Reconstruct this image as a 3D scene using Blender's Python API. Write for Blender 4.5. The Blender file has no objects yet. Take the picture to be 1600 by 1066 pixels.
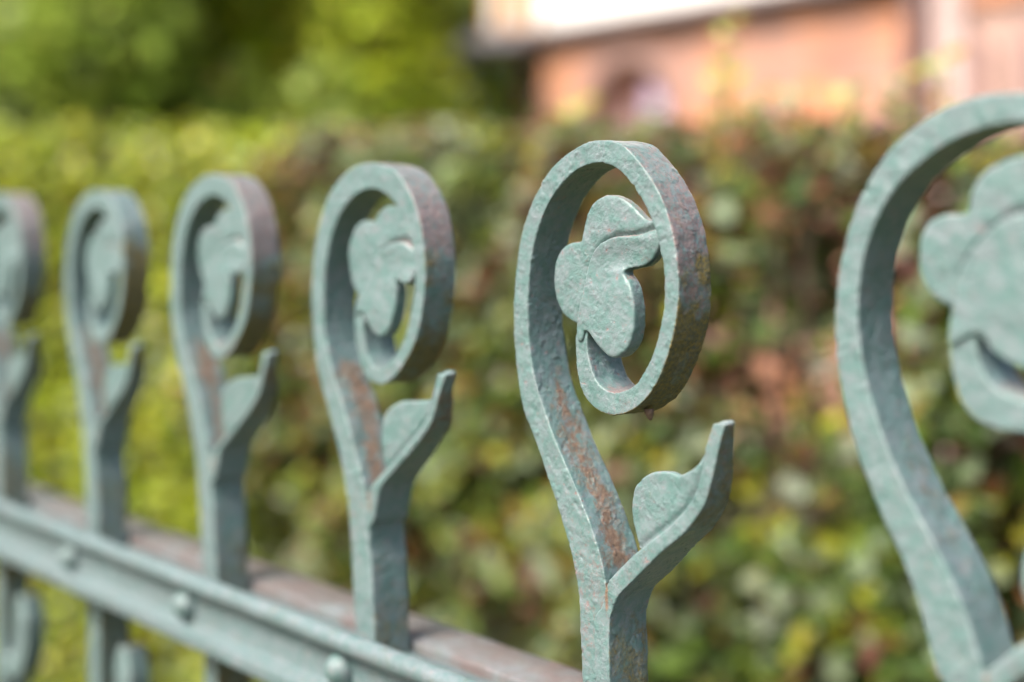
import bpy, math, random
import numpy as np
from mathutils import Vector, Matrix

random.seed(7)
RNG = np.random.default_rng(11)
S = bpy.context.scene
COL = S.collection

# ------------------------------------------------------------------ camera, sky, sun, exposure
CAM_H = 1.15
cam_d = bpy.data.cameras.new('camera')
cam = bpy.data.objects.new('camera', cam_d)
COL.objects.link(cam)
cam.location = (0, 0, CAM_H)
cam.rotation_euler = (math.radians(90), 0, 0)
cam_d.sensor_width = 36
cam_d.lens = 50
cam_d.shift_y = -(533 - 365) / 1600.0
cam_d.clip_start = 0.02
cam_d.clip_end = 400
cam_d.dof.use_dof = True
cam_d.dof.focus_distance = 0.437
cam_d.dof.aperture_fstop = 3.8
cam_d.dof.aperture_blades = 0
S.camera = cam

SUN_DIR = Vector((-0.50, -0.42, 0.80)).normalized()      # towards the sun
sun_el = math.asin(SUN_DIR.z)
sun_az = math.atan2(SUN_DIR.x, SUN_DIR.y)
w = bpy.data.worlds.new('World')
S.world = w
w.use_nodes = True
nt = w.node_tree
nt.nodes.clear()
sky = nt.nodes.new('ShaderNodeTexSky')
sky.sky_type = 'NISHITA'
sky.sun_disc = False
sky.sun_elevation = sun_el
sky.sun_rotation = sun_az
sky.air_density = 1.0
sky.dust_density = 7.0
sky.ozone_density = 1.0
bg = nt.nodes.new('ShaderNodeBackground')
bg.inputs['Strength'].default_value = 0.055
wo = nt.nodes.new('ShaderNodeOutputWorld')
nt.links.new(sky.outputs[0], bg.inputs[0])
nt.links.new(bg.outputs[0], wo.inputs[0])
sun_d = bpy.data.lights.new('sun', 'SUN')
sun_d.energy = 1.5
sun_d.angle = math.radians(20)
sun_d.color = (1.0, 0.95, 0.88)
sun = bpy.data.objects.new('sun', sun_d)
sun.rotation_euler = SUN_DIR.to_track_quat('Z', 'Y').to_euler()
sun.location = (-3, -3, 6)
COL.objects.link(sun)
S.view_settings.view_transform = 'Standard'
S.view_settings.look = 'None'
S.view_settings.gamma = 1
S.view_settings.use_curve_mapping = False
S.view_settings.exposure = 2.2
S.cycles.use_denoising = True
S.cycles.max_bounces = 8

# ------------------------------------------------------------------ frame shared by fence, hedge and house
F = 2222.0                       # focal length in photograph pixels
TH = math.atan2(1890.0, F)       # fence direction against the view direction
ST, CT = math.sin(TH), math.cos(TH)
DU = np.array([ST, -CT, 0.0])    # along the fence, to the right
NN = np.array([CT, ST, 0.0])     # away from the street
D0 = 0.44 * (128 / F * CT + ST)  # distance of the fence front plane
ANG = math.atan2(-CT, ST)

def uv(px, py, D=D0):
    """measured picture point -> (u along, v above camera height) on the vertical plane at distance D"""
    a = (px - 800) / F
    t = D / (a * CT + ST)
    return np.array([t * (a * ST - CT), t * (365 - py) / F])

def uvs(pts, D=D0):
    return np.array([uv(p[0], p[1], D) for p in pts])

def W(u, wd, v):
    """frame coordinates -> world"""
    p = u * DU + wd * NN
    return Vector((p[0], p[1], v + CAM_H))

# ------------------------------------------------------------------ helpers
def tag(o, label=None, cat=None, group=None, kind=None):
    if label: o['label'] = label
    if cat: o['category'] = cat
    if group: o['group'] = group
    if kind: o['kind'] = kind
    return o

def empty(name, loc=(0, 0, 0), rz=0):
    o = bpy.data.objects.new(name, None)
    o.location = loc
    o.rotation_euler = (0, 0, rz)
    o.empty_display_size = 0.05
    COL.objects.link(o)
    return o

def link(name, me, mats=None, parent=None, loc=(0, 0, 0), smooth=False):
    o = bpy.data.objects.new(name, me)
    COL.objects.link(o)
    if mats:
        for m in (mats if isinstance(mats, (list, tuple)) else [mats]):
            me.materials.append(m)
    o.location = loc
    if parent: o.parent = parent
    if smooth: me.polygons.foreach_set('use_smooth', [True] * len(me.polygons))
    return o

def mesh_np(name, verts, faces):
    """faces: (n,k) int array, fast build"""
    verts = np.asarray(verts, dtype=np.float32)
    faces = np.asarray(faces, dtype=np.int32)
    me = bpy.data.meshes.new(name)
    n, k = faces.shape
    me.vertices.add(len(verts)); me.vertices.foreach_set('co', verts.ravel())
    me.loops.add(n * k); me.loops.foreach_set('vertex_index', faces.ravel())
    me.polygons.add(n)
    me.polygons.foreach_set('loop_start', np.arange(0, n * k, k, dtype=np.int32))
    me.update(calc_edges=True)
    me.validate()
    return me

class MB:
    def __init__(s): s.v = []; s.f = []
    def add(s, vs, fs):
        o = len(s.v); s.v += [tuple(x) for x in vs]; s.f += [tuple(i + o for i in f) for f in fs]
    def box(s, x0, x1, y0, y1, z0, z1):
        vs = [(x0,y0,z0),(x1,y0,z0),(x1,y1,z0),(x0,y1,z0),(x0,y0,z1),(x1,y0,z1),(x1,y1,z1),(x0,y1,z1)]
        s.add(vs, [(0,3,2,1),(4,5,6,7),(0,1,5,4),(1,2,6,5),(2,3,7,6),(3,0,4,7)])
    def tube(s, pts, rad, n=6):
        P = [Vector(p) for p in pts]; o = len(s.v); L = len(P)
        for i, p in enumerate(P):
            d = (P[min(i+1, L-1)] - P[max(i-1, 0)]).normalized()
            a = d.cross(Vector((0.31, 0.2, 1)) if abs(d.z) < .9 else Vector((1, 0.1, 0))).normalized(); b = d.cross(a)
            r = rad[i] if hasattr(rad, '__len__') else rad
            for k in range(n):
                t = 2 * math.pi * k / n
                s.v.append(tuple(p + (a * math.cos(t) + b * math.sin(t)) * r))
        for i in range(L - 1):
            for k in range(n):
                s.f.append((o+i*n+k, o+i*n+(k+1) % n, o+(i+1)*n+(k+1) % n, o+(i+1)*n+k))
        s.f.append(tuple(o + k for k in range(n))[::-1]); s.f.append(tuple(o+(L-1)*n+k for k in range(n)))
    def mesh(s, name):
        me = bpy.data.meshes.new(name); me.from_pydata(s.v, [], s.f); me.update(); return me

def crom(pts, n):
    """Catmull-Rom through pts, n samples evenly spread over the spans"""
    P = np.asarray(pts, float); L = len(P)
    Q = np.vstack([2*P[0]-P[1], P, 2*P[-1]-P[-2]])
    t = np.linspace(0, L - 1 - 1e-9, n); i = t.astype(int); f = (t - i)[:, None]
    a, b, c, d = Q[i], Q[i+1], Q[i+2], Q[i+3]
    return 0.5 * ((2*b) + (c-a)*f + (2*a-5*b+4*c-d)*f**2 + (3*b-a-3*c+d)*f**3)

def soft(P, k=7):
    g = np.exp(-np.linspace(-2, 2, 2*k+1)**2 / 1.2); g /= g.sum()
    Q = np.vstack([2*P[0] - P[k:0:-1], P, 2*P[-1] - P[-2:-k-2:-1]])
    return np.stack([np.convolve(Q[:, i], g, 'valid') for i in range(2)], 1)

def crom_closed(pts, n):
    P = np.asarray(pts, float); L = len(P)
    t = np.linspace(0, L, n, endpoint=False); i = t.astype(int); f = (t - i)[:, None]
    a, b, c, d = P[(i-1) % L], P[i % L], P[(i+1) % L], P[(i+2) % L]
    return 0.5 * ((2*b) + (c-a)*f + (2*a-5*b+4*c-d)*f**2 + (3*b-a-3*c+d)*f**3)

# vectorised value noise (lattice turned away from the axes)
ROT = np.array(Matrix.Rotation(.61, 3, 'X') @ Matrix.Rotation(.83, 3, 'Y') @ Matrix.Rotation(.47, 3, 'Z'))
def vnoise(P, scale, seed=0):
    Q = np.asarray(P, float) @ ROT * scale + 1000.0
    I = np.floor(Q).astype(np.int64); Fr = Q - I
    Fr = Fr * Fr * (3 - 2 * Fr)
    def h(ix, iy, iz):
        n = (ix * 73856093) ^ (iy * 19349663) ^ (iz * 83492791) ^ (seed * 2654435761)
        n = (n ^ (n >> 13)) * 1274126177 & 0xffffffff
        return ((n ^ (n >> 16)) & 0xffff) / 65535.0
    r = 0
    for dx in (0, 1):
        wx = Fr[:, 0] if dx else 1 - Fr[:, 0]
        for dy in (0, 1):
            wy = Fr[:, 1] if dy else 1 - Fr[:, 1]
            for dz in (0, 1):
                wz = Fr[:, 2] if dz else 1 - Fr[:, 2]
                r = r + wx * wy * wz * h(I[:, 0]+dx, I[:, 1]+dy, I[:, 2]+dz)
    return r * 2 - 1

def sstep(a, b, x):
    t = np.clip((x - a) / (b - a), 0, 1); return t * t * (3 - 2 * t)

# ------------------------------------------------------------------ materials
def new_mat(name):
    m = bpy.data.materials.new(name); m.use_nodes = True
    n = m.node_tree.nodes; b = n['Principled BSDF']
    return m, m.node_tree, n, b, m.node_tree.links

def noise_node(nt, vec, scale, detail=3, rough=0.55, dist=0.0):
    n = nt.nodes.new('ShaderNodeTexNoise'); n.inputs['Scale'].default_value = scale
    n.inputs['Detail'].default_value = detail; n.inputs['Roughness'].default_value = rough
    n.inputs['Distortion'].default_value = dist
    if vec is not None: nt.links.new(vec, n.inputs['Vector'])
    return n.outputs['Fac']

def ramp(nt, fac, a, b, ca=(0, 0, 0, 1), cb=(1, 1, 1, 1)):
    r = nt.nodes.new('ShaderNodeValToRGB'); r.color_ramp.elements[0].position = a; r.color_ramp.elements[1].position = b
    r.color_ramp.elements[0].color = ca; r.color_ramp.elements[1].color = cb
    nt.links.new(fac, r.inputs[0]); return r.outputs[0]

def mixc(nt, fac, a, b):
    m = nt.nodes.new('ShaderNodeMix'); m.data_type = 'RGBA'
    for s, v in ((0, fac), (6, a), (7, b)):
        if isinstance(v, (float, int, tuple)): m.inputs[s].default_value = v
        else: nt.links.new(v, m.inputs[s])
    return m.outputs[2]

def math_n(nt, op, a, b, clamp=False):
    m = nt.nodes.new('ShaderNodeMath'); m.operation = op; m.use_clamp = clamp
    for s, v in ((0, a), (1, b)):
        if isinstance(v, (float, int)): m.inputs[s].default_value = v
        else: nt.links.new(v, m.inputs[s])
    return m.outputs[0]

def paint_material(name, tint=(0.100, 0.180, 0.172), stained=0.0):
    m, nt, n, b, L = new_mat(name)
    tc = n.new('ShaderNodeTexCoord'); vec = tc.outputs['Object']
    def att(nm):
        a = n.new('ShaderNodeAttribute'); a.attribute_name = nm; return a.outputs['Fac']
    big = noise_node(nt, vec, 60, 4, .6)
    mid = noise_node(nt, vec, 320, 5, .65)
    fine = noise_node(nt, vec, 1100, 4, .7)
    paint = mixc(nt, ramp(nt, big, .35, .68), (*tint, 1), (tint[0]*.88, tint[1]*.93, tint[2]*.92, 1))
    chalk = mixc(nt, math_n(nt, 'MULTIPLY', ramp(nt, noise_node(nt, vec, 210, 8, .8), .42, .66), .75), paint, (0.215, 0.228, 0.255, 1))
    specks = ramp(nt, noise_node(nt, vec, 420, 3, .6), .665, .70)
    c = mixc(nt, math_n(nt, 'MULTIPLY', specks, .55), chalk, (0.23, 0.115, 0.10, 1))
    c = mixc(nt, math_n(nt, 'MULTIPLY', math_n(nt, 'MULTIPLY', att('edge'), ramp(nt, mid, .30, .60)), .55), c, (0.30, 0.37, 0.37, 1))
    # primer / pink wear
    pm = ramp(nt, math_n(nt, 'ADD', math_n(nt, 'MULTIPLY', att('primer'), .36), noise_node(nt, vec, 430, 8, .85)), .655, .76)
    c = mixc(nt, math_n(nt, 'MULTIPLY', pm, .75), c, mixc(nt, fine, (0.20, 0.095, 0.085, 1), (0.215, 0.17, 0.17, 1)))
    # rust
    rm = ramp(nt, math_n(nt, 'ADD', math_n(nt, 'MULTIPLY', att('rust'), .30), noise_node(nt, vec, 260, 9, .85, .3)), .66, .80)
    rc = mixc(nt, ramp(nt, noise_node(nt, vec, 700, 5, .7), .35, .65), (0.125, 0.058, 0.033, 1), (0.22, 0.135, 0.08, 1))
    c = mixc(nt, math_n(nt, 'MULTIPLY', rm, .85), c, rc)
    # lichens, with a dark olive tone painting shade on sides and undersides
    lm = ramp(nt, math_n(nt, 'ADD', math_n(nt, 'MULTIPLY', att('lichen_shade'), .45), noise_node(nt, vec, 160, 7, .8, .4)), .62, .86)
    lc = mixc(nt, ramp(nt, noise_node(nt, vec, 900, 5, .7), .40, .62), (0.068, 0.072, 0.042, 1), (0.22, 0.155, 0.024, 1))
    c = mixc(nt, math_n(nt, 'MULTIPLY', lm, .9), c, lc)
    if stained:
        st = ramp(nt, noise_node(nt, vec, 38, 6, .7), .38, .58)
        c = mixc(nt, math_n(nt, 'MULTIPLY', st, stained), c, (0.135, 0.102, 0.098, 1))
        if stained > .5:
            ch = ramp(nt, noise_node(nt, vec, 24, 5, .7), .66, .69)
            c = mixc(nt, ch, c, mixc(nt, ramp(nt, fine, .4, .6), (0.42, 0.33, 0.31, 1), (0.30, 0.12, 0.07, 1)))
    L.new(c, b.inputs['Base Color'])
    rg = math_n(nt, 'ADD', math_n(nt, 'MULTIPLY', mid, .40), .13)
    L.new(math_n(nt, 'ADD', rg, math_n(nt, 'MULTIPLY', math_n(nt, 'MAXIMUM', rm, lm), .25), True), b.inputs['Roughness'])
    b.inputs['Specular IOR Level'].default_value = 0.5
    # relief: small lumps of thick paint, pits, grain
    vo = n.new('ShaderNodeTexVoronoi'); vo.feature = 'SMOOTH_F1'; vo.inputs['Scale'].default_value = 520
    L.new(vec, vo.inputs['Vector'])
    lump = ramp(nt, vo.outputs['Distance'], .10, .45, (1, 1, 1, 1), (0, 0, 0, 1))
    sel = ramp(nt, noise_node(nt, vec, 190, 2, .5), .50, .66)
    lump = math_n(nt, 'MULTIPLY', lump, sel)
    hgt = math_n(nt, 'ADD', math_n(nt, 'MULTIPLY', lump, .8), math_n(nt, 'ADD', math_n(nt, 'MULTIPLY', mid, 1.5), math_n(nt, 'MULTIPLY', fine, 1.5)))
    hgt = math_n(nt, 'SUBTRACT', hgt, math_n(nt, 'MULTIPLY', math_n(nt, 'ADD', specks, rm), .35))
    hgt = math_n(nt, 'ADD', hgt, math_n(nt, 'MULTIPLY', math_n(nt, 'MULTIPLY', math_n(nt, 'MAXIMUM', rm, lm), fine), 1.2))
    calm = math_n(nt, 'ADD', math_n(nt, 'MULTIPLY', ramp(nt, noise_node(nt, vec, 85, 3, .6), .40, .62), .85), .35)
    hgt = math_n(nt, 'MULTIPLY', hgt, calm)
    bu = n.new('ShaderNodeBump'); bu.inputs['Strength'].default_value = 0.85; bu.inputs['Distance'].default_value = 0.00024
    L.new(hgt, bu.inputs['Height']); L.new(bu.outputs[0], b.inputs['Normal'])
    return m

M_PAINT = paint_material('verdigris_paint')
M_RAIL = paint_material('rail_paint', (0.098, 0.165, 0.168), .10)
M_RAILBACK = paint_material('worn_rail_paint', (0.13, 0.15, 0.15), .9)

def simple(name, col, rough=.8, var=.25, scale=8, bump=0.0, spec=.5, metallic=0):
    m, nt, n, b, L = new_mat(name)
    tc = n.new('ShaderNodeTexCoord')
    f = noise_node(nt, tc.outputs['Object'], scale, 5, .6)
    lo = tuple(c * (1 - var) for c in col) + (1,); hi = tuple(min(1, c * (1 + var)) for c in col) + (1,)
    L.new(mixc(nt, ramp(nt, f, .3, .7), lo, hi), b.inputs['Base Color'])
    b.inputs['Roughness'].default_value = rough; b.inputs['Specular IOR Level'].default_value = spec
    b.inputs['Metallic'].default_value = metallic
    if bump:
        bu = n.new('ShaderNodeBump'); bu.inputs['Strength'].default_value = .6; bu.inputs['Distance'].default_value = bump
        L.new(noise_node(nt, tc.outputs['Object'], scale * 6, 5, .6), bu.inputs['Height']); L.new(bu.outputs[0], b.inputs['Normal'])
    return m

def leaf_material(name, rough=.38, trans=.28):
    m, nt, n, b, L = new_mat(name)
    a = n.new('ShaderNodeAttribute'); a.attribute_name = 'leafcol'
    tc = n.new('ShaderNodeTexCoord')
    f = noise_node(nt, tc.outputs['Object'], 90, 3, .6)
    hs = n.new('ShaderNodeHueSaturation'); L.new(a.outputs['Color'], hs.inputs['Color'])
    L.new(math_n(nt, 'ADD', math_n(nt, 'MULTIPLY', f, .5), .75), hs.inputs['Value'])
    L.new(hs.outputs[0], b.inputs['Base Color'])
    b.inputs['Roughness'].default_value = rough; b.inputs['Specular IOR Level'].default_value = .35
    tr = n.new('ShaderNodeBsdfTranslucent'); L.new(hs.outputs[0], tr.inputs['Color'])
    mx = n.new('ShaderNodeMixShader'); mx.inputs[0].default_value = trans
    L.new(b.outputs[0], mx.inputs[1]); L.new(tr.outputs[0], mx.inputs[2])
    L.new(mx.outputs[0], n['Material Output'].inputs['Surface'])
    return m

M_LEAF = leaf_material('leaf')
M_TREELEAF = leaf_material('tree_leaf', .5, .35)
M_BARK = simple('bark', (.09, .055, .04), .9, .4, 30, .004)
M_TWIG = simple('twig', (.075, .042, .03), .8, .3, 60)

# ------------------------------------------------------------------ ground
def ground():
    N = 60; xs = np.linspace(-1, 1, N); g = np.sign(xs) * np.abs(xs) ** 2.2 * 90
    X, Y = np.meshgrid(g, g); P = np.stack([X.ravel(), Y.ravel() + 4, 0*X.ravel()], 1)
    P[:, 2] = vnoise(P, .5, 3) * .03 - .03
    i = np.arange(N*N).reshape(N, N)
    fs = np.stack([i[:-1, :-1].ravel(), i[:-1, 1:].ravel(), i[1:, 1:].ravel(), i[1:, :-1].ravel()], 1)
    m, nt, n, b, L = new_mat('lawn_and_soil')
    tc = n.new('ShaderNodeTexCoord')
    f = noise_node(nt, tc.outputs['Object'], 1.2, 8, .7)
    c = mixc(nt, ramp(nt, f, .42, .58), (.075, .05, .03, 1), (.09, .13, .03, 1))
    c = mixc(nt, noise_node(nt, tc.outputs['Object'], 60, 5, .7), c, (.05, .055, .02, 1))
    L.new(c, b.inputs['Base Color']); b.inputs['Roughness'].default_value = .95
    bu = n.new('ShaderNodeBump'); bu.inputs['Distance'].default_value = .03
    L.new(noise_node(nt, tc.outputs['Object'], 40, 6, .7), bu.inputs['Height']); L.new(bu.outputs[0], b.inputs['Normal'])
    o = link('ground', mesh_np('ground', P, fs), m, smooth=True)
    tag(o, 'soil and grass ground under the hedge and fence', 'ground', kind='structure')
ground()

# ------------------------------------------------------------------ fence
U_MAIN = uv(930, 1000)[0]
fence = empty('iron_fence', tuple(W(U_MAIN, D0, -CAM_H)), ANG)
tag(fence, 'pale green painted wrought iron fence with scroll finials in front of the hedge', 'fence')

def remesh(me, voxel):
    o = bpy.data.objects.new('work', me); COL.objects.link(o)
    md = o.modifiers.new('r', 'REMESH'); md.mode = 'VOXEL'; md.voxel_size = voxel
    dg = bpy.context.evaluated_depsgraph_get(); dg.update()
    out = bpy.data.meshes.new_from_object(o.evaluated_get(dg))
    bpy.data.objects.remove(o); bpy.data.meshes.remove(me)
    return out

def smooth_np(me, it, lam=.5):
    n = len(me.vertices); co = np.empty(n*3, np.float32); me.vertices.foreach_get('co', co); co = co.reshape(-1, 3).astype(float)
    e = np.empty(len(me.edges)*2, np.int32); me.edges.foreach_get('vertices', e); e = e.reshape(-1, 2)
    deg = np.bincount(e.ravel(), minlength=n).astype(float); deg[deg == 0] = 1
    for _ in range(it):
        acc = np.stack([np.bincount(e[:, 0], co[e[:, 1], k], n) + np.bincount(e[:, 1], co[e[:, 0], k], n) for k in range(3)], 1)
        co = co + lam * (acc / deg[:, None] - co)
    return co

def finish_iron(me, seed, off, it=3, relief=1.0, kind='scroll', groove=None, gdepth=.0015, rc=(0, 0), spot=None):
    """smooth the welded solid, add the lumps of thick paint, store masks of wear, shade tone and edge highlight (per vertex)"""
    co = smooth_np(me, it)
    me.vertices.foreach_set('co', co.astype(np.float32).ravel()); me.update()
    nr = np.empty(len(co)*3, np.float32); me.vertex_normals.foreach_get('vector', nr); nr = nr.reshape(-1, 3)
    edge = sstep(.10, .42, ((co - smooth_np(me, 5)) * nr).sum(1) / .00038)          # convex edges: pale tone paints in a highlight, plus paint rubbed thin
    Q = co + np.array([seed * .37, 0, seed * .11])
    d = vnoise(Q, 110, 1) * .00018 + vnoise(Q, 320, 2) * .00014 + vnoise(Q, 800, 3) * .00007
    bl = vnoise(Q, 430, 5) * .7 + vnoise(Q, 900, 15) * .45; d += np.clip(bl - .48, 0, 1) * .0007
    pit = vnoise(Q, 430, 6); d -= np.clip(pit - .62, 0, 1) * .0009
    co = co + nr * (d * relief)[:, None]
    if kind != 'scroll': co[:, 1] += vnoise(Q, 75, 71) * .00055 * (nr[:, 1] < 0)      # hammered unevenness
    if groove is not None:                                 # the chased line beside a raised edge
        dm = np.full(len(co), 9.0)
        for gx, gz in groove: dm = np.minimum(dm, (co[:, 0] - gx)**2 + (co[:, 2] - gz)**2)
        co[:, 1] += gdepth * np.exp(-dm / .0013**2) * (nr[:, 1] < -.3)
    me.vertices.foreach_set('co', co.astype(np.float32).ravel())
    x, y, v = co[:, 0] + off, co[:, 1], co[:, 2] - CAM_H
    nu, nw, nv = nr[:, 0], nr[:, 1], nr[:, 2]
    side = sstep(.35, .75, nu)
    jit = vnoise(Q, 90, 51) * .010 + vnoise(Q, 260, 52) * .006
    v = v + jit; 
    if kind == 'scroll':
        rel = co[:, 0]                                   # along the fence from the stem
        left_branch = sstep(.006, -.004, rel) * sstep(-.045, -.058, v) * sstep(-.112, -.096, v)
        midline = np.exp(-((y - .0085 + jit * .25) / .0048) ** 2)
        rust = side * left_branch * (.45 + .65 * midline)
        rx, rz = rel - rc[0], v - rc[1]; rl = np.hypot(rx, rz) + 1e-6
        outw = sstep(.25, .6, (rx * nu + rz * nv) / rl)                # the outer rim of the scroll
        ang = rz / rl                                                  # 1 at the top, -1 at the bottom
        outer_r = outw * sstep(-.45, -.15, rx / rl) * sstep(.0, .010, rl - .008) * sstep(-.064, -.058, v)
        lich_shade = 1.15 * outer_r * (.12 + .9 * sstep(.30, -.45, ang + jit * 26)) * (.75 + .4 * sstep(-.3, .5, vnoise(Q, 300, 77)))
        prim = outer_r * (.35 + .65 * sstep(-.4, .45, ang + jit * 22)) * .62
        rust0 = outer_r * sstep(.5, .0, np.abs(ang - .1)) * .5
        rust = np.maximum(rust, rust0)
        prim = np.maximum(prim, .7 * sstep(.4, .8, nv) * sstep(-.03, -.04, v) * sstep(-.01, .002, rel))
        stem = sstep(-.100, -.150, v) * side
        lich_shade = np.maximum(lich_shade, stem * .60); rust = np.maximum(rust, stem * .30)
        prim = np.maximum(prim, .35 * sstep(-.3, -.7, nw) * sstep(-.035, -.06, v))
    elif kind == 'leaf':
        lich_shade = np.maximum(side * .55 * sstep(-.10, -.07, v), .6 * side * sstep(-.100, -.150, v)); rust = side * np.maximum(.6 * sstep(-.095, -.065, v), .3 * sstep(-.100, -.155, v))
        prim = .15 * sstep(.5, .85, nv) + .25 * sstep(-.3, -.7, nw)
    else:
        lich_shade = 0*nu; rust = 0*nu; prim = .22 + .5 * sstep(.5, .9, nv)
    if spot is not None:                                   # rust creeping out of the joint of leaf and stem
        q_ = np.exp(-((co[:, 0] - spot[0]) / .0010)**2 - (np.clip(np.abs(co[:, 2] - spot[1] + .003) - .003, 0, 1) / .0035)**2)
        rust = np.maximum(rust, 1.15 * q_)
    wr_ = np.random.default_rng(int(seed * 13 + 5)); m1, m2, m3 = wr_.uniform(.55, 1.12, 3) if seed > 1 else (1, 1, 1)
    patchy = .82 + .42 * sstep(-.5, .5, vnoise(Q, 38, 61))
    rust = rust * m1 * patchy; lich_shade = lich_shade * m2 * (.7 + .5 * sstep(-.5, .5, vnoise(Q, 45, 62))); prim = prim * m3 * patchy
    for nm, a in (('rust', rust), ('lichen_shade', lich_shade), ('primer', prim), ('edge', edge)):
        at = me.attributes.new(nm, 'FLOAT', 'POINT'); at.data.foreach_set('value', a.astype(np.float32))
    me.polygons.foreach_set('use_smooth', [True] * len(me.polygons))

def bar_solid(mb, A, B, depth, w0=0.0):
    """A, B: paired edge stations (n,2) of the front face; depth per station"""
    n = len(A); dep = np.broadcast_to(np.asarray(depth, float), (n,))
    w0 = np.broadcast_to(np.asarray(w0, float), (n,))
    vs = []
    for i in range(n):
        (au, av), (bu, bv) = A[i], B[i]
        vs += [(au, w0[i], av), (bu, w0[i], bv), (bu, w0[i] + dep[i], bv), (au, w0[i] + dep[i], av)]
    fs = [(0, 1, 2, 3), tuple(4*(n-1)+k for k in (3, 2, 1, 0))]
    for i in range(n-1):
        for k in range(4):
            a, b = 4*i+k, 4*i+(k+1) % 4
            fs.append((a, a+4, b+4, b))
    mb.add(vs, fs)

def plate_solid(mb, outline, wf, wb):
    """closed outline (n,2), extruded; the faces are tessellated"""
    from mathutils.geometry import tessellate_polygon
    n = len(outline); tri = tessellate_polygon([[Vector((p[0], p[1], 0)) for p in outline]])
    vs = [(p[0], wf, p[1]) for p in outline] + [(p[0], wb, p[1]) for p in outline]
    fs = []
    def area(t): a, b, c = (outline[i] for i in t); return (b[0]-a[0])*(c[1]-a[1])-(b[1]-a[1])*(c[0]-a[0])
    for t in tri:
        if area(t) < 0: t = (t[0], t[2], t[1])
        fs += [tuple(t), (t[0]+n, t[2]+n, t[1]+n)]
    ccw = sum(outline[i][0]*outline[(i+1) % n][1]-outline[(i+1) % n][0]*outline[i][1] for i in range(n)) > 0
    for i in range(n):
        j = (i+1) % n
        fs.append((i, i+n, j+n, j) if ccw else (i, j, j+n, i+n))
    mb.add(vs, fs)

# --- measured shapes; edge A = outer edge of the bar, edge B = inner edge, from the rail up and round the scroll
SH1 = dict(tilt=.0027,
 A=[(911,1120),(910,1066),(906,955),(899,892),(890,854),(874,800),(855,746),(839,695),(826,662),(816,632),(807,583),(802,515),(803,461),(808,403),(818,353),(834,308),(857,268),(884,241),(915,223),(940,218),(962,222),(977,229),(996,250),(1019,281),(1037,317),(1050,358),(1058,403),(1061,448),(1058,493),(1050,533),(1039,569),(1023,605),(1005,628),(983,644),(960,649),(938,644),(917,626),(906,601),(901,569),(898,538),(902,508)],
 B=[(954,1120),(954,1066),(951,955),(943,892),(935,858),(918,808),(901,766),(885,729),(868,690),(849,637),(833,583),(825,515),(825,461),(830,403),(839,362),(854,322),(875,290),(897,268),(920,257),(940,254),(958,261),(974,273),(993,296),(1012,329),(1026,367),(1034,405),(1039,443),(1036,486),(1029,522),(1018,558),(1004,585),(989,604),(971,612),(955,613),(938,604),(926,583),(919,556),(917,534),(920,512),(923,496),(925,485)],
 petal=[(276,690),(240,672),(205,645),(182,590),(176,520),(188,450),(215,410),(250,395),(270,393),(276,360),(290,300),(320,255),(370,232),(420,248),(460,285),(495,318),(540,322),(556,360),(550,400),(530,445),(500,478),(470,486),(440,492),(420,500),(400,560),(360,640),(310,690)],
 lobe=[(272,730),(276,660),(290,590),(300,530),(318,455),(348,408),(395,380),(440,374),(485,366),(532,352),(552,376),(546,412),(522,452),(495,476),(466,485),(440,490),(430,504),(455,540),(472,610),(473,690),(460,750),(432,784),(405,797),(375,783),(345,750),(318,712),(300,705),(292,740)],
 pz=lambda q: (780+q[0]/2.22, 200+q[1]/2.22),
 sA=[(425,880),(425,795),(448,742),(500,690),(560,630),(620,570),(690,510),(738,450),(773,390),(800,300),(820,200),(836,140),(848,100)],
 sB=[(380,880),(385,780),(402,705),(440,655),(480,612),(525,572),(590,522),(655,466),(705,405),(738,345),(760,265),(775,180),(800,100)],
 plate=[(560,560),(508,580),(490,530),(472,460),(472,380),(490,330),(530,295),(570,283),(620,287),(650,299),(690,282),(720,258),(750,210),(775,150),(800,100),(820,93),(838,110),(800,260),(770,370),(730,430),(680,490),(620,545)],
 lz=lambda q: (780+q[0]/2.39, 620+q[1]/2.39))
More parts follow.
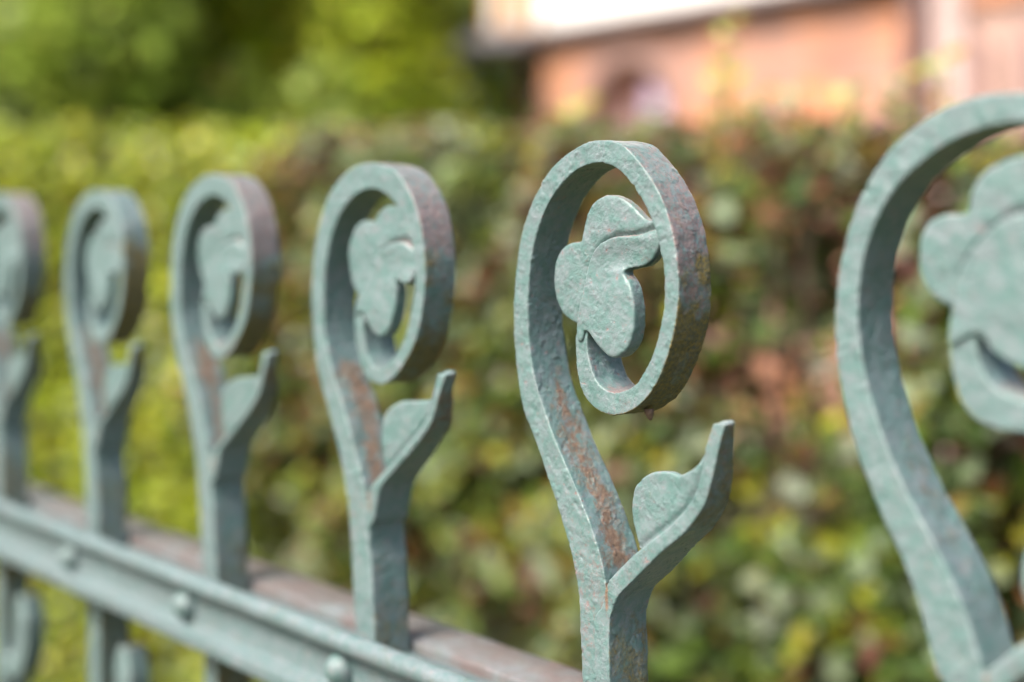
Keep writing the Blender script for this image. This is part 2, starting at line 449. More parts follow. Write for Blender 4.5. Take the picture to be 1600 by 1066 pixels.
SH2 = dict(
 A=[(560,1090),(558,1040),(555,973),(550,892),(548,845),(543,788),(536,736),(523,679),(510,631),(499,590),(490,535),(486,476),(488,417),(495,366),(505,326),(521,291),(543,267),(566,255),(590,255),(614,264),(633,287),(647,315),(657,350),(663,397),(664,441),(659,488),(651,527),(637,559),(618,587),(600,600),(583,599),(568,583),(559,555),(555,520),(554,488),(560,460)],
 B=[(587,1090),(586,1040),(584,973),(581,892),(577,845),(574,788),(563,736),(548,679),(535,631),(522,590),(509,535),(505,476),(508,417),(515,378),(525,346),(541,318),(560,301),(580,294),(599,301),(617,318),(630,340),(641,368),(646,400),(648,437),(645,470),(639,506),(630,533),(616,557),(601,573),(591,577),(583,572),(574,555),(569,530),(568,505),(569,484),(572,466)],
 petal=[(262,640),(215,565),(197,470),(205,390),(230,335),(265,315),(295,325),(310,290),(345,258),(385,260),(420,290),(432,330),(455,375),(475,430),(480,500),(465,562),(430,572),(402,552),(380,560),(330,620)],
 lobe=[(245,690),(262,630),(285,565),(312,490),(340,440),(385,405),(425,400),(455,420),(474,450),(476,505),(462,556),(432,568),(406,552),(408,600),(402,680),(380,750),(350,777),(318,760),(292,710),(275,680)],
 pz=lambda q: (460+q[0]/2.537, 220+q[1]/2.537),
 sA=[(262,640),(262,530),(285,430),(330,370),(390,300),(440,230),(465,170),(482,110),(500,50)],
 sB=[(232,640),(236,505),(252,430),(290,378),(350,308),(405,242),(438,185),(452,125),(470,50)],
 plate=[(310,360),(288,385),(272,300),(272,220),(288,172),(330,145),(380,142),(430,135),(450,100),(460,60),(480,42),(498,60),(470,150),(440,210),(390,280)],
 lz=lambda q: (460+q[0]/2.1065, 560+q[1]/2.1065))
SH0 = dict(
 A=[(1480,1130),(1466,1066),(1450,1000),(1431,931),(1400,856),(1369,787),(1341,712),(1319,631),(1306,550),(1305,475),(1315,400),(1338,320),(1376,253),(1419,205),(1472,169),(1534,149),(1600,143),(1660,158),(1720,205),(1765,280),(1790,370),(1792,450),(1770,540),(1725,615),(1665,662),(1605,678),(1542,666),(1507,637),(1490,595),(1484,550),(1488,500)],
 B=[(1555,1130),(1540,1066),(1521,1000),(1498,931),(1463,856),(1425,787),(1391,712),(1363,631),(1345,550),(1340,481),(1347,412),(1366,350),(1397,295),(1440,252),(1490,218),(1546,197),(1600,191),(1650,205),(1700,250),(1735,320),(1750,390),(1750,455),(1730,530),(1690,590),(1645,622),(1604,630),(1560,612),(1535,578),(1526,545),(1524,520),(1527,490)],
 petal=[(1500,490),(1450,464),(1430,428),(1428,385),(1441,349),(1472,334),(1503,332),(1512,297),(1538,262),(1600,240),(1660,262),(1700,310),(1742,330),(1755,380),(1730,430),(1690,455),(1650,460),(1600,500),(1540,500)],
 lobe=[(1487,540),(1490,481),(1503,420),(1538,370),(1577,338),(1625,330),(1690,335),(1745,350),(1750,385),(1725,430),(1690,452),(1655,462),(1682,490),(1690,530),(1662,568),(1610,580),(1560,556),(1528,522)],
 pz=lambda q: q, lz=None)

def build_shape(sh, src_leaf=None):
    r = dict(tilt=sh.get('tilt', .0014), A=uvs(sh['A']), B=uvs(sh['B']),
             petal=uvs([sh['pz'](q) for q in sh['petal']]), lobe=uvs([sh['pz'](q) for q in sh['lobe']]))
    if sh['lz']:
        for k in ('sA', 'sB', 'plate'): r[k] = uvs([sh['lz'](q) for q in sh[k]])
    return r

g1, g2, g0 = build_shape(SH1), build_shape(SH2), build_shape(SH0)
# the cut-off picket's leaf: the first picket's leaf carried over to its own stem
j1, j0 = uv(941, 888), uv(1528, 1020)
for k in ('sA', 'sB', 'plate'):
    g0[k] = (g1[k] - j1) * 1.0 + j0 + np.array([0.0, 0])

def warp(g, du, ring_s=1.0, leaf_dv=0.0, leaf_s=1.0, pet_rot=0.0, ring_dv=0.0):
    """another hand forged picket: moved along the fence, its scroll and leaf a little different"""
    r = {}; tilt = g['tilt']
    top = g['A'][:, 1].max(); base_u = g['B'][1][0]
    pivot = np.array([base_u, -.10])
    def sc(P):
        k = sstep(-.10, -.06, P[:, 1])[:, None]
        return P + (P - pivot) * (ring_s - 1) * k + np.array([0, ring_dv]) * k
    for k in ('A', 'B', 'petal', 'lobe'): r[k] = sc(g[k]).copy()
    if pet_rot:
        c = r['petal'].mean(0); R = np.array([[math.cos(pet_rot), -math.sin(pet_rot)], [math.sin(pet_rot), math.cos(pet_rot)]])
        for k in ('petal',): r[k] = (r[k] - c) @ R.T + c
    lp = g['sA'][1]
    for k in ('sA', 'sB', 'plate'):
        P = (g[k] - lp) * leaf_s + lp
        r[k] = P + np.array([0, 1.0]) * leaf_dv * sstep(0, .03, (P[:, 1] - lp[1]))[:, None]
    for k in r: r[k] = r[k] + np.array([du, 0])
    r['tilt'] = tilt
    return r

M_STEMBASE = -.145
def make_picket(g, voxel, seed, label=None):
    stem_u = g['B'][1][0]
    loc = (stem_u - U_MAIN, 0, 0)
    tr = lambda P: np.stack([P[:, 0] - stem_u, P[:, 1] + CAM_H], 1)
    A, B = tr(g['A']), tr(g['B'])
    # straight stem through and below the rails
    wd = B[1][0] - A[1][0]
    lowA = np.array([[A[0][0], CAM_H - .40]]); lowB = np.array([[B[0][0], CAM_H - .40]])
    lowA[0][0] = min(A[0][0], 99); 
    A = np.vstack([lowA, [[lowA[0][0], CAM_H - .25]], A]); B = np.vstack([lowB, [[lowB[0][0], CAM_H - .25]], B])
    # leaning pickets still go straight down
    n = 360; Ad, Bd = soft(crom(A, n)), soft(crom(B, n))
    arc = np.linspace(0, 1, n); dep = np.interp(arc, [0, .25, .45, 1], [.0165, .0165, .0146, .0140])
    dep = dep - .0045 * sstep(.93, 1, arc)
    mb = MB(); bar_solid(mb, Ad, Bd, dep)
    me = remesh(mb.mesh('picket'), voxel)
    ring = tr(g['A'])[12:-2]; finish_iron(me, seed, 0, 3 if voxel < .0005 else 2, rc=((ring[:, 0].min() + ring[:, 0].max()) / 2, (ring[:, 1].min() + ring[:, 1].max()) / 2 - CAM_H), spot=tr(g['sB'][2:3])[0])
    pk = link('picket', me, M_PAINT, fence, loc)
    if label: pk['label'] = label
    # the lower shaft to the ground
    mb = MB(); mb.box(lowA[0][0], lowB[0][0], .0, .0165, -.03, CAM_H - .398)
    link('shaft', mb.mesh('shaft'), M_PAINT, pk)
    # petal plate and raised lobe
    mb = MB(); plate_solid(mb, tr(crom_closed(g['petal'], 90)), .0018, .0052)
    me = remesh(mb.mesh('petal'), voxel); finish_iron(me, seed + 3, 0, 9, .8, 'petal', tr(crom_closed(g['lobe'], 120)))
    link('petal', me, M_PAINT, pk)
    mb = MB(); plate_solid(mb, tr(crom_closed(g['lobe'], 90)), -.0011, .0046)
    lo = np.array(mb.v); mn, mx = lo.min(0), lo.max(0); k = (lo - mn) / (mx - mn)
    lo[:, 1] += np.where(lo[:, 1] < .002, g['tilt'] * sstep(.5, .8, k[:, 2]) * sstep(.35, .9, k[:, 0]), 0); mb.v = [tuple(q) for q in lo]
    me = remesh(mb.mesh('petal_lobe'), voxel); finish_iron(me, seed + 5, 0, 10, .8, 'petal')
    link('petal_lobe', me, M_PAINT, pk)
    # leaf: thick spine and thin blade
    sA, sB = tr(g['sA'][1:]), tr(g['sB'][1:])
    hb = sA[0][1]; e = np.linspace(0, 1, 5)
    zz = (CAM_H - .20) + e * (hb - .006 - (CAM_H - .20))
    bx_ = np.interp(zz, B[:14, 1], B[:14, 0])
    sA = np.vstack([np.stack([bx_ + .0003, zz], 1), sA]); sB = np.vstack([np.stack([bx_ - .0035 - .003 * e, zz], 1), sB])
    n = 220; a = np.linspace(0, 1, n)
    mb = MB(); bar_solid(mb, crom(sA, n), crom(sB, n), np.interp(a, [0, .5, .72, .9, 1], [.0170, .0160, .0115, .0068, .0040]), -.0004)
    plate_solid(mb, tr(crom_closed(g['plate'], 80)), .0024, .0050)
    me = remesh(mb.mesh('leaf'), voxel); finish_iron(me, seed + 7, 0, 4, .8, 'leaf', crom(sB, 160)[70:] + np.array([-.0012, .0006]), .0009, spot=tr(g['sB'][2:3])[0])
    link('leaf', me, M_PAINT, pk)
    # lower hook under the rails
    hA = np.array([(.000, -.250), (.012, -.252), (.024, -.246), (.031, -.232), (.032, -.216), (.027, -.203)])
    hB = np.array([(.000, -.239), (.008, -.241), (.014, -.237), (.0165, -.228), (.0165, -.214), (.020, -.203)])
    hA[:, 1] += CAM_H; hB[:, 1] += CAM_H
    mb = MB(); bar_solid(mb, crom(hA, 50), crom(hB, 50), .0120, .001)
    hp = np.array([(.018, -.238), (.012, -.234), (.009, -.224), (.012, -.208), (.020, -.200), (.026, -.206), (.026, -.230)]); hp[:, 1] += CAM_H
    me = remesh(mb.mesh('hook'), .0008); finish_iron(me, seed + 9, 0, 3, .8, 'petal')
    link('hook', me, M_PAINT, pk)
    return pk

make_picket(g1, .00038, 1, 'picket in sharp focus with a rust streak on its stem and a heart shaped leaf')
def drip(parent):
    q = uv(992, 648); x0 = q[0] - U_MAIN - parent.location.x; z0 = q[1] + CAM_H
    mb = MB(); mb.tube([(x0, .006, z0 + .0012), (x0 + .0002, .006, z0 - .0004), (x0 + .0004, .0062, z0 - .0014), (x0 + .0004, .0062, z0 - .0021)], [.0016, .0013, .0009, .0004], 10)
    me = mb.mesh('drip')
    for nm, val in (('rust', 1.2), ('lichen_shade', .1), ('primer', .4)):
        at_ = me.attributes.new(nm, 'FLOAT', 'POINT'); at_.data.foreach_set('value', np.full(len(me.vertices), val, np.float32))
    o = link('paint_drip', me, M_PAINT, parent, smooth=True); o['label'] = 'hardened reddish paint drip under the scroll'
drip([o for o in fence.children if o.name == 'picket'][0])
make_picket(g2, .00045, 2, 'slightly blurred picket whose leaf almost touches its scroll')
make_picket(g0, .0005, 3, 'nearest picket, cut off by the right edge')
u_ref = uv(555, 973)[0]
for (px, py, rs, ldv, ls, pr, rdv, sd) in ((315, 900, .98, -.002, 1.03, .12, .0022, 4), (136, 820, .94, -.002, .96, .2, .003, 5), (-11, 760, .93, -.007, 1.0, -.1, .0055, 6)):
    du = uv(px, py)[0] - u_ref
    make_picket(warp(g2, du, rs, ldv, ls, pr, rdv), .0006, sd)

# --- rails
def extrude_profile(name, prof, u0, u1, mat, seed, step=.006):
    n = int((u1 - u0) / step) + 1; us = np.linspace(u0, u1, n); k = len(prof); prof = np.asarray(prof, float)
    P = np.zeros((n, k, 3)); P[:, :, 0] = us[:, None]; P[:, :, 1] = prof[None, :, 0]; P[:, :, 2] = prof[None, :, 1] + CAM_H
    P = P.reshape(-1, 3); P[:, 1] += vnoise(P, 60, seed) * .0003; P[:, 2] += vnoise(P, 70, seed + 1) * .0004
    i = np.arange(n*k).reshape(n, k); a = i[:-1]; b = i[1:]
    fs = np.stack([a.ravel(), b.ravel(), np.roll(b, -1, 1).ravel(), np.roll(a, -1, 1).ravel()], 1)
    me = mesh_np(name, P, fs)
    for nm, val in (('rust', .18), ('lichen_shade', .12), ('primer', .12)):
        at = me.attributes.new(nm, 'FLOAT', 'POINT'); at.data.foreach_set('value', np.full(len(P), val, np.float32))
    o = link(name, me, mat, fence)
    md = o.modifiers.new('bevel', 'BEVEL'); md.width = .0006; md.segments = 2; md.limit_method = 'ANGLE'; md.angle_limit = math.radians(40)
    return o
UL, UR = uv(-500, 500)[0] - U_MAIN, uv(1900, 500)[0] - U_MAIN + .25
c0 = (-.0125, -.1502); r0 = .0040
bead = [(c0[0] + r0*math.cos(t), c0[1] + r0*math.sin(t)) for t in np.linspace(math.radians(-20), math.radians(240), 12)]
prof = bead + [(-.0100, -.1560), (-.0098, -.1690), (-.0160, -.1705), (-.0163, -.1765), (-.0010, -.1765), (-.0010, -.1740), (-.0060, -.1705), (-.0060, -.1560)]
extrude_profile('rail', prof, UL, UR, M_RAIL, 5)['label'] = 'front rail with a rounded top bead and dome bolts'
back = [(.0180, -.1560), (.0180, -.1680), (.0420, -.1680), (.0420, -.1560), (.0410, -.1552), (.0190, -.1552)]
extrude_profile('rail', back, UL, UR, M_RAILBACK, 8)['label'] = 'flat back rail with brownish worn top'
floor_p = [(-.0068, -.1590), (-.0068, -.1630), (.0178, -.1630), (.0178, -.1590)]
extrude_profile('spacer_plate', floor_p, UL, UR, M_RAIL, 11)

def bolt_mesh():
    mb = MB(); N, R = 20, 6; r = .0064; vs = [(0, -.0066, 0)]; fs = []
    for j in range(1, R+1):
        t = math.pi/2 * j / R
        for k in range(N):
            p = 2*math.pi*k/N; vs.append((r*math.sin(t)*math.cos(p), -.0066*math.cos(t)-.0002, r*math.sin(t)*math.sin(p)))
    for k in range(N): fs.append((0, 1+(k+1) % N, 1+k))
    for j in range(R-1):
        for k in range(N): a = 1+j*N; fs.append((a+k, a+(k+1) % N, a+N+(k+1) % N, a+N+k))
    b0 = 1+(R-1)*N
    for k in range(N): p = 2*math.pi*k/N; vs.append((r*math.cos(p), .0020, r*math.sin(p)))
    for k in range(N): fs.append((b0+k, b0+(k+1) % N, len(vs)-N+(k+1) % N, len(vs)-N+k))
    mb.add(vs, fs); return mb.mesh('bolt')
bm_ = bolt_mesh(); first = True
for pk in [o for o in list(fence.children) if o.name.startswith('picket')]:
    o = bpy.data.objects.new('bolt', bm_); COL.objects.link(o); o.parent = fence
    if first: bm_.materials.append(M_PAINT); bm_.polygons.foreach_set('use_smooth', [True]*len(bm_.polygons)); first = False
    o.location = (pk.location.x - .0065, -.0102, CAM_H - .1618)

# ------------------------------------------------------------------ leaves
LEAF_V = np.array([(0, 0, 0), (-.34, .30, .07), (0, .34, -.03), (.34, .30, .07), (-.30, .66, .06), (0, .68, -.01), (.30, .66, .06), (0, 1, -.06)])
LEAF_F = np.array([(0, 2, 1), (0, 3, 2), (1, 2, 5), (1, 5, 4), (2, 3, 6), (2, 6, 5), (4, 5, 7), (5, 6, 7)])

def leaf_cloud(name, pos, nrm, size, cols, parent=None, mat=None, kind='stuff', V=LEAF_V, Fc=LEAF_F, wide=1.0, rng=RNG):
    """one mesh with a leaf at every pos, facing nrm, random roll"""
    n = len(pos)
    nrm = nrm / np.linalg.norm(nrm, axis=1)[:, None]
    t = rng.normal(size=(n, 3)); t -= (t * nrm).sum(1)[:, None] * nrm; t /= np.linalg.norm(t, axis=1)[:, None]
    s = np.cross(t, nrm)
    Vv = V - np.array([0, .5, 0])
    P = pos[:, None, :] + size[:, None, None] * (Vv[None, :, 0, None] * wide * s[:, None, :] + Vv[None, :, 1, None] * t[:, None, :] + Vv[None, :, 2, None] * nrm[:, None, :])
    k = len(V)
    fs = (Fc[None] + (np.arange(n) * k)[:, None, None]).reshape(-1, 3)
    me = mesh_np(name, P.reshape(-1, 3), fs)
    at = me.attributes.new('leafcol', 'FLOAT_COLOR', 'POINT')
    c = np.ones((n, k, 4), np.float32); c[:, :, :3] = cols[:, None, :]; at.data.foreach_set('color', c.ravel())
    o = link(name, me, mat or M_LEAF, parent)
    if kind: o['kind'] = kind
    return o

def pick(pal, wts, n, jit=.25):
    pal = np.array(pal); i = RNG.choice(len(pal), n, p=np.array(wts)/sum(wts))
    c = pal[i] * (1 + RNG.uniform(-jit, jit, (n, 1))) * (1 + RNG.uniform(-.08, .08, (n, 3)))
    return np.clip(c, .004, .9)

# palettes: living greens, yellowing, reddish and dead brown leaves of the hedge
P_GREEN = [(.045, .078, .018), (.078, .125, .022), (.13, .185, .026), (.26, .27, .022), (.20, .15, .03), (.19, .075, .03), (.105, .045, .028), (.18, .22, .125)]
def hedge_leaves(u0, u1, D, top_fn, n, wts, wts_in, size, dens_low=.3, patches=True):
    us = RNG.uniform(u0, u1, n); top = top_fn(us)
    vv = RNG.uniform(0, 1, n)
    v = top - (1 - (1 - vv)) * (top + CAM_H - .02)
    keep = (v > -.85) | (RNG.uniform(size=n) < dens_low)
    us, v, top = us[keep], v[keep], top[keep]; n = len(us)
    P2 = np.stack([us, 0*us, v], 1)
    lump = vnoise(P2, 5, 21) * .06 + vnoise(P2, 12, 22) * .05 * (1 if patches else .5)
    if patches:
        hole = vnoise(P2, 15, 23) + .5 * vnoise(P2, 30, 24)
        kk = (hole < .40) | (RNG.uniform(size=n) < .14)
        us, v, top, P2, lump = us[kk], v[kk], top[kk], P2[kk], lump[kk]; n = len(us)
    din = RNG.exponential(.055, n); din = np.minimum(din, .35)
    roundtop = .16 * np.clip(1 - (top - v) / .10, 0, 1) ** 2
    wd = D + lump + din + roundtop * RNG.uniform(0, 1.8, n)
    pos = us[:, None] * DU + wd[:, None] * NN + np.array([0, 0, 1.0]) * (v + CAM_H)[:, None]
    nr = -NN[None] * RNG.uniform(.3, 1.2, (n, 1)) + np.array([0, 0, 1.0]) * RNG.uniform(0, 1.1, (n, 1)) + RNG.normal(size=(n, 3)) * .55
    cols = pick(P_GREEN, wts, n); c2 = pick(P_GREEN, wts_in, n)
    p1 = vnoise(P2, 6.5, 31) + RNG.normal(size=n) * .28; p2 = vnoise(P2, 9, 32) + RNG.normal(size=n) * .32; p3 = vnoise(P2, 8, 33) + RNG.normal(size=n) * .35
    for pm_, wt in ((p3 > .30, [.8, 1, .6, .1, .3, .1, .5, 5]), (p2 > .46, [.5, 1.6, 3, 2.2, .8, .1, .2, .5]), (p1 + .9 * np.exp(-((us - URED) / .22)**2 - ((v - .03) / .09)**2) > .46, [.8, .6, .4, .2, 1.3, 1.6, 2.6, .6])):
        if patches: cc = pick(P_GREEN, wt, n); cols[pm_] = cc[pm_]
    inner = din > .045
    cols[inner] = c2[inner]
    return pos, nr, size * RNG.uniform(.6, 1.25, n), cols, din

D_H = 0.985
URED = uv(1230, 300, D_H)[0]
def to_px(pos):
    return 800 + F * pos[:, 0] / np.maximum(pos[:, 1], .05), 365 - F * (pos[:, 2] - CAM_H) / np.maximum(pos[:, 1], .05)
u_split = uv(345, 365, D_H)[0]
u_hl, u_hr = uv(-120, 365, D_H)[0] - .5, uv(1700, 365, D_H)[0] + .5
def top_at(us):
    k = np.interp(us, [u_hl, uv(0, 0, D_H)[0], uv(800, 0, D_H)[0], uv(1600, 0, D_H)[0], u_hr], [.215, .205, .122, .086, .07])
    q = np.stack([us, 0*us, 0*us], 1)
    return k + vnoise(q, 9, 41) * .014 + vnoise(q, 25, 42) * .010

hedge = empty('hedge', tuple(W((u_split + u_hr) / 2, D_H + .15, -CAM_H)))
tag(hedge, 'mixed hedge of green, yellow and reddish leaves right behind the iron fence', 'hedge')
hpos = np.array(hedge.location)
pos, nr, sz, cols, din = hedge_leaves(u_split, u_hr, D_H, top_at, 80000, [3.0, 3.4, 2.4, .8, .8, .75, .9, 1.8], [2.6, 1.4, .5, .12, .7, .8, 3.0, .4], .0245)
# the 300 leaves that show largest become single objects
px, py = to_px(pos); vis = (px > 5) & (px < 1595) & (py > 5) & (py < 1060) & (din < .035)
score = np.where(vis, sz / pos[:, 1] * RNG.uniform(.75, 1.25, len(sz)), -1)
# keep leaves that are not right behind another chosen one
order = np.argsort(-score)[:2600]; chosen = []
for i in order:
    if all((px[i]-px[j])**2 + (py[i]-py[j])**2 > 24**2 for j in chosen): chosen.append(i)
    if len(chosen) >= 300: break
chosen = np.array(chosen); rest = np.ones(len(pos), bool); rest[chosen] = False
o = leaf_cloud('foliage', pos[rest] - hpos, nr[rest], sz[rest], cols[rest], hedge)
protos = []
for q in range(24):
    me = mesh_np('hedge_leaf', (LEAF_V - np.array([0, .5, 0])) * np.array([random.uniform(.85, 1.2), 1, random.uniform(.6, 1.8)]), LEAF_F)
    c = pick(P_GREEN, [2.6, 3.4, 3.0, 1.4, .9, .5, .6, 2.8], 1)[0]
    at = me.attributes.new('leafcol', 'FLOAT_COLOR', 'POINT'); at.data.foreach_set('color', np.tile(np.append(c, 1).astype(np.float32), len(LEAF_V)))
    me.materials.append(M_LEAF); protos.append(me)
for i in chosen:
    n_ = Vector(nr[i]).normalized(); t_ = Vector(RNG.normal(size=3)); t_ = (t_ - t_.dot(n_) * n_).normalized(); s_ = t_.cross(n_)
    q = bpy.data.objects.new('leaf', random.choice(protos)); COL.objects.link(q); q.parent = hedge
    R3 = Matrix((s_, t_, n_)).transposed().to_4x4()
    q.matrix_local = Matrix.Translation(Vector(pos[i] - hpos - NN * .02)) @ R3 @ Matrix.Scale(float(sz[i]), 4)

# twigs inside the hedge
def twigs(parent, u0, u1, D, n, mat, base):
    mb = MB()
    for _ in range(n):
        u = random.uniform(u0, u1); d = D + random.uniform(.04, .32); t = float(top_at(np.array([u]))[0]) - random.uniform(.06, .16)
        pts = []; uu, dd = u, d
        for j in range(9):
            v = -CAM_H + .0 + (t + CAM_H) * j / 8
            pts.append(tuple(np.array(W(uu, dd, v)) - base)); uu += random.uniform(-.03, .03); dd += random.uniform(-.02, .02)
        mb.tube(pts, [.008 * (1 - .09*j) for j in range(9)], 5)
        for j in range(2, 9):
            p = Vector(pts[j]); 
            for _k in range(2):
                dv = Vector((random.uniform(-1, 1), random.uniform(-1, .6), random.uniform(.0, .5))).normalized() * random.uniform(.06, .16)
                mb.tube([p, p + dv * .5 + Vector((0, 0, .01)), p + dv], [.003, .0022, .001], 4)
    o = link('branches', mb.mesh('branches'), mat, parent); o['kind'] = 'stuff'
twigs(hedge, u_split, u_hr, D_H, 75, M_TWIG, hpos)

# shoots standing out of the hedge top in front of the house
def shoot(px_, D, ptop, pbot, n, colset):
    b0 = uv(px_, pbot, D); t0 = uv(px_, ptop, D)
    mb = MB(); pts = [np.array(W(b0[0] + random.uniform(-.004, .004), D, b0[1] + (t0[1]-b0[1]) * j / 6)) - hpos for j in range(7)]
    mb.tube(pts, [.0016 - .00018*j for j in range(7)], 5)
    so = link('shoot', mb.mesh('shoot'), M_TWIG, hedge)
    for j in range(n):
        f = 1 - (j + .3) / n * .95; k = f * 6; i0 = min(int(k), 5); p = pts[i0] + (pts[i0+1] - pts[i0]) * (k - i0)
        me = mesh_np('shoot_leaf', (LEAF_V), LEAF_F)
        c = pick(colset, [1]*len(colset), 1)[0]
        at = me.attributes.new('leafcol', 'FLOAT_COLOR', 'POINT'); at.data.foreach_set('color', np.tile(np.append(c, 1).astype(np.float32), len(LEAF_V)))
        me.materials.append(M_LEAF)
        q = bpy.data.objects.new('leaf', me); COL.objects.link(q); q.parent = so
        az = j * 2.4; t_ = Vector((math.cos(az) * .8, math.sin(az) * .8, .5)).normalized(); n_ = Vector((-.5, -.6, .6)); n_ = (n_ - n_.dot(t_)*t_).normalized()
        q.matrix_local = Matrix.Translation(Vector(p)) @ Matrix((t_.cross(n_), t_, n_)).transposed().to_4x4() @ Matrix.Scale(random.uniform(.014, .024), 4)
yel = [(.34, .31, .03), (.28, .31, .04), (.38, .22, .04)]; org = [(.34, .11, .035), (.36, .16, .04), (.14, .19, .05)]
shoot(1138, 1.02, 30, 210, 9, yel); shoot(1118, 1.04, 110, 210, 5, yel); shoot(1190, 1.0, 150, 230, 6, org)
shoot(1245, 1.0, 140, 230, 6, org); shoot(1330, 1.02, 140, 220, 6, [(.12, .2, .05), (.3, .3, .05)]); shoot(1180, 1.05, 185, 240, 5, org)
shoot(905, 1.02, 165, 220, 5, [(.35, .35, .04)]); shoot(1410, 1.0, 120, 220, 7, [(.40, .36, .05), (.12, .2, .05)]); shoot(1475, 1.02, 90, 220, 7, yel)
shoot(1020, 1.03, 170, 230, 4, [(.12, .2, .05)]); shoot(700, 1.02, 195, 240, 5, [(.16, .2, .12)])

# the lime green shrub at the left end
shrub = empty('lime_shrub', tuple(W((u_split + u_hl) / 2, D_H + .15, -CAM_H)))
tag(shrub, 'bright lime green shrub continuing the hedge behind the most distant scrolls', 'shrub')
spos = np.array(shrub.location)
P_SAVE = P_GREEN
P_GREEN = [(.10, .14, .015), (.18, .24, .015), (.26, .33, .018), (.35, .36, .02), (.28, .21, .03), (.19, .10, .03), (.07, .08, .02), (.22, .26, .12)]
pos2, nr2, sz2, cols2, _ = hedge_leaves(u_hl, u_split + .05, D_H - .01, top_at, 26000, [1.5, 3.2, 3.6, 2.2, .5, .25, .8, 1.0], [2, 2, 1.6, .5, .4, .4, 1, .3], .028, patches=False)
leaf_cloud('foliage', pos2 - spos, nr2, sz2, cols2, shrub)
twigs(shrub, u_hl, u_split, D_H, 40, M_TWIG, spos)
P_GREEN = P_SAVE

# ------------------------------------------------------------------ trees
def tree(name, label, x, y, height, crown_r, crown_z, n, pal, wts, leaf=.07, low=.3, seed=0, group=None):
    rng = np.random.default_rng(seed); rnd = random.Random(seed)
    root = empty(name, (x, y, -.03)); tag(root, label, 'tree', group)
    mb = MB(); tips = []
    tp = [(0, 0, 0)]
    for j in range(1, 9):
        tp.append((tp[-1][0] + rnd.uniform(-.06, .06), tp[-1][1] + rnd.uniform(-.06, .06), height * .85 * j / 8))
    mb.tube(tp, [.13 * (1 - .1 * j) * height / 5 for j in range(9)], 10)
    for j in range(34):
        h = rnd.uniform(low * height, height * .82); k = h / (height * .85) * 8; b = Vector(tp[min(int(k), 8)])
        b.z = h; az = rnd.uniform(0, 6.28); ln = crown_r * rnd.uniform(.6, 1.0) * math.sqrt(max(.15, 1 - ((h - crown_z) / (height - crown_z + .3)) ** 2) if h > crown_z else .9)
        d = Vector((math.cos(az), math.sin(az), rnd.uniform(.15, .6)))
        pts = [b + d * ln * t + Vector((rnd.uniform(-.05, .05), rnd.uniform(-.05, .05), 0)) for t in (0, .3, .6, 1)]
        mb.tube(pts, [.04, .028, .018, .006], 6)
        tips += [p for p in pts[1:]]
    link('trunk', mb.mesh('trunk'), M_BARK, root, smooth=True)
    T = np.array([tuple(t) for t in tips] * 3); T = T[rng.permutation(len(T))[:max(30, len(T) // 2)]] + rng.normal(size=(max(30, len(T) // 2), 3)) * np.array([.30, .30, .26]) * crown_r * .45
    i = rng.choice(len(T), n); off = rng.normal(size=(n, 3)) * .13 * max(.7, crown_r / 1.5)
    P = T[i] + off
    keep_ = P[:, 2] > low * height * .8; P = P[keep_]; n = len(P)
    nr = rng.normal(size=(n, 3)) + np.array([0, 0, .7]); clump = (rng.uniform(.7, 1.3, len(T)))
    c = pick(pal, wts, n, .3) * rng.uniform(.65, 1.35, len(T))[:, None][i][keep_]
    leaf_cloud('crown', P, nr, leaf * rng.uniform(.6, 1.4, n), c, root, M_TREELEAF, None, rng=rng)
    return root
DK = [(.12, .18, .03), (.24, .32, .05), (.36, .46, .07), (.05, .07, .018)]
LM = [(.28, .37, .025), (.42, .50, .03), (.18, .24, .03), (.50, .46, .05), (.36, .25, .10)]
def at(px_, Z): return ((px_ - 800) / F * Z, Z)
tree('leafy_tree', 'tall mid green tree rising behind the left end of the hedge', *at(170, 6.0), 4.6, 1.0, 2.4, 16000, DK, [2, 3, 3.2, .6], .075, .18, 1)
tree('leafy_tree', 'dark green tree with deep shade at the left edge', *at(-60, 8.5), 5.2, 1.3, 2.6, 12000, DK, [3, 3, 1, 2], .08, .15, 2)
tree('leafy_tree', 'dark tree filling the gap between the mid green and the yellow green tree', *at(350, 9.0), 5.0, 1.1, 2.4, 12000, DK, [3, 3, .8, 2], .08, .12, 3)
tree('leafy_tree', 'yellow green tree beside the left corner of the brick house', *at(490, 6.4), 4.4, .50, 2.3, 16000, LM, [3, 3, 2, 1.0, .5], .07, .18, 4)
tree('leafy_tree', 'small bright green tree overlapping the eave of the house', *at(575, 5.6), 3.2, .26, 2.1, 8000, LM, [3, 4, 1, .6, .2], .06, .2, 5)

def treeline():
    n = 60000; x = RNG.uniform(-14, 3.2, n); z = RNG.uniform(0, 1, n) ** .9 * 7; y = 13 + .15 * x + RNG.exponential(.7, n) + vnoise(np.stack([x, x*0, z], 1), 1.1, 9) * .9
    P = np.stack([x, y, z], 1); nr = RNG.normal(size=(n, 3)) + np.array([0, -.6, .5])
    o = leaf_cloud('treeline', P, nr, .17 * RNG.uniform(.6, 1.4, n), pick(DK, [2, 3, 1.5, 1], n, .3), None, M_TREELEAF)
    tag(o, 'dense dark green wood closing the view behind the garden trees', 'woodland', kind='stuff')
treeline()

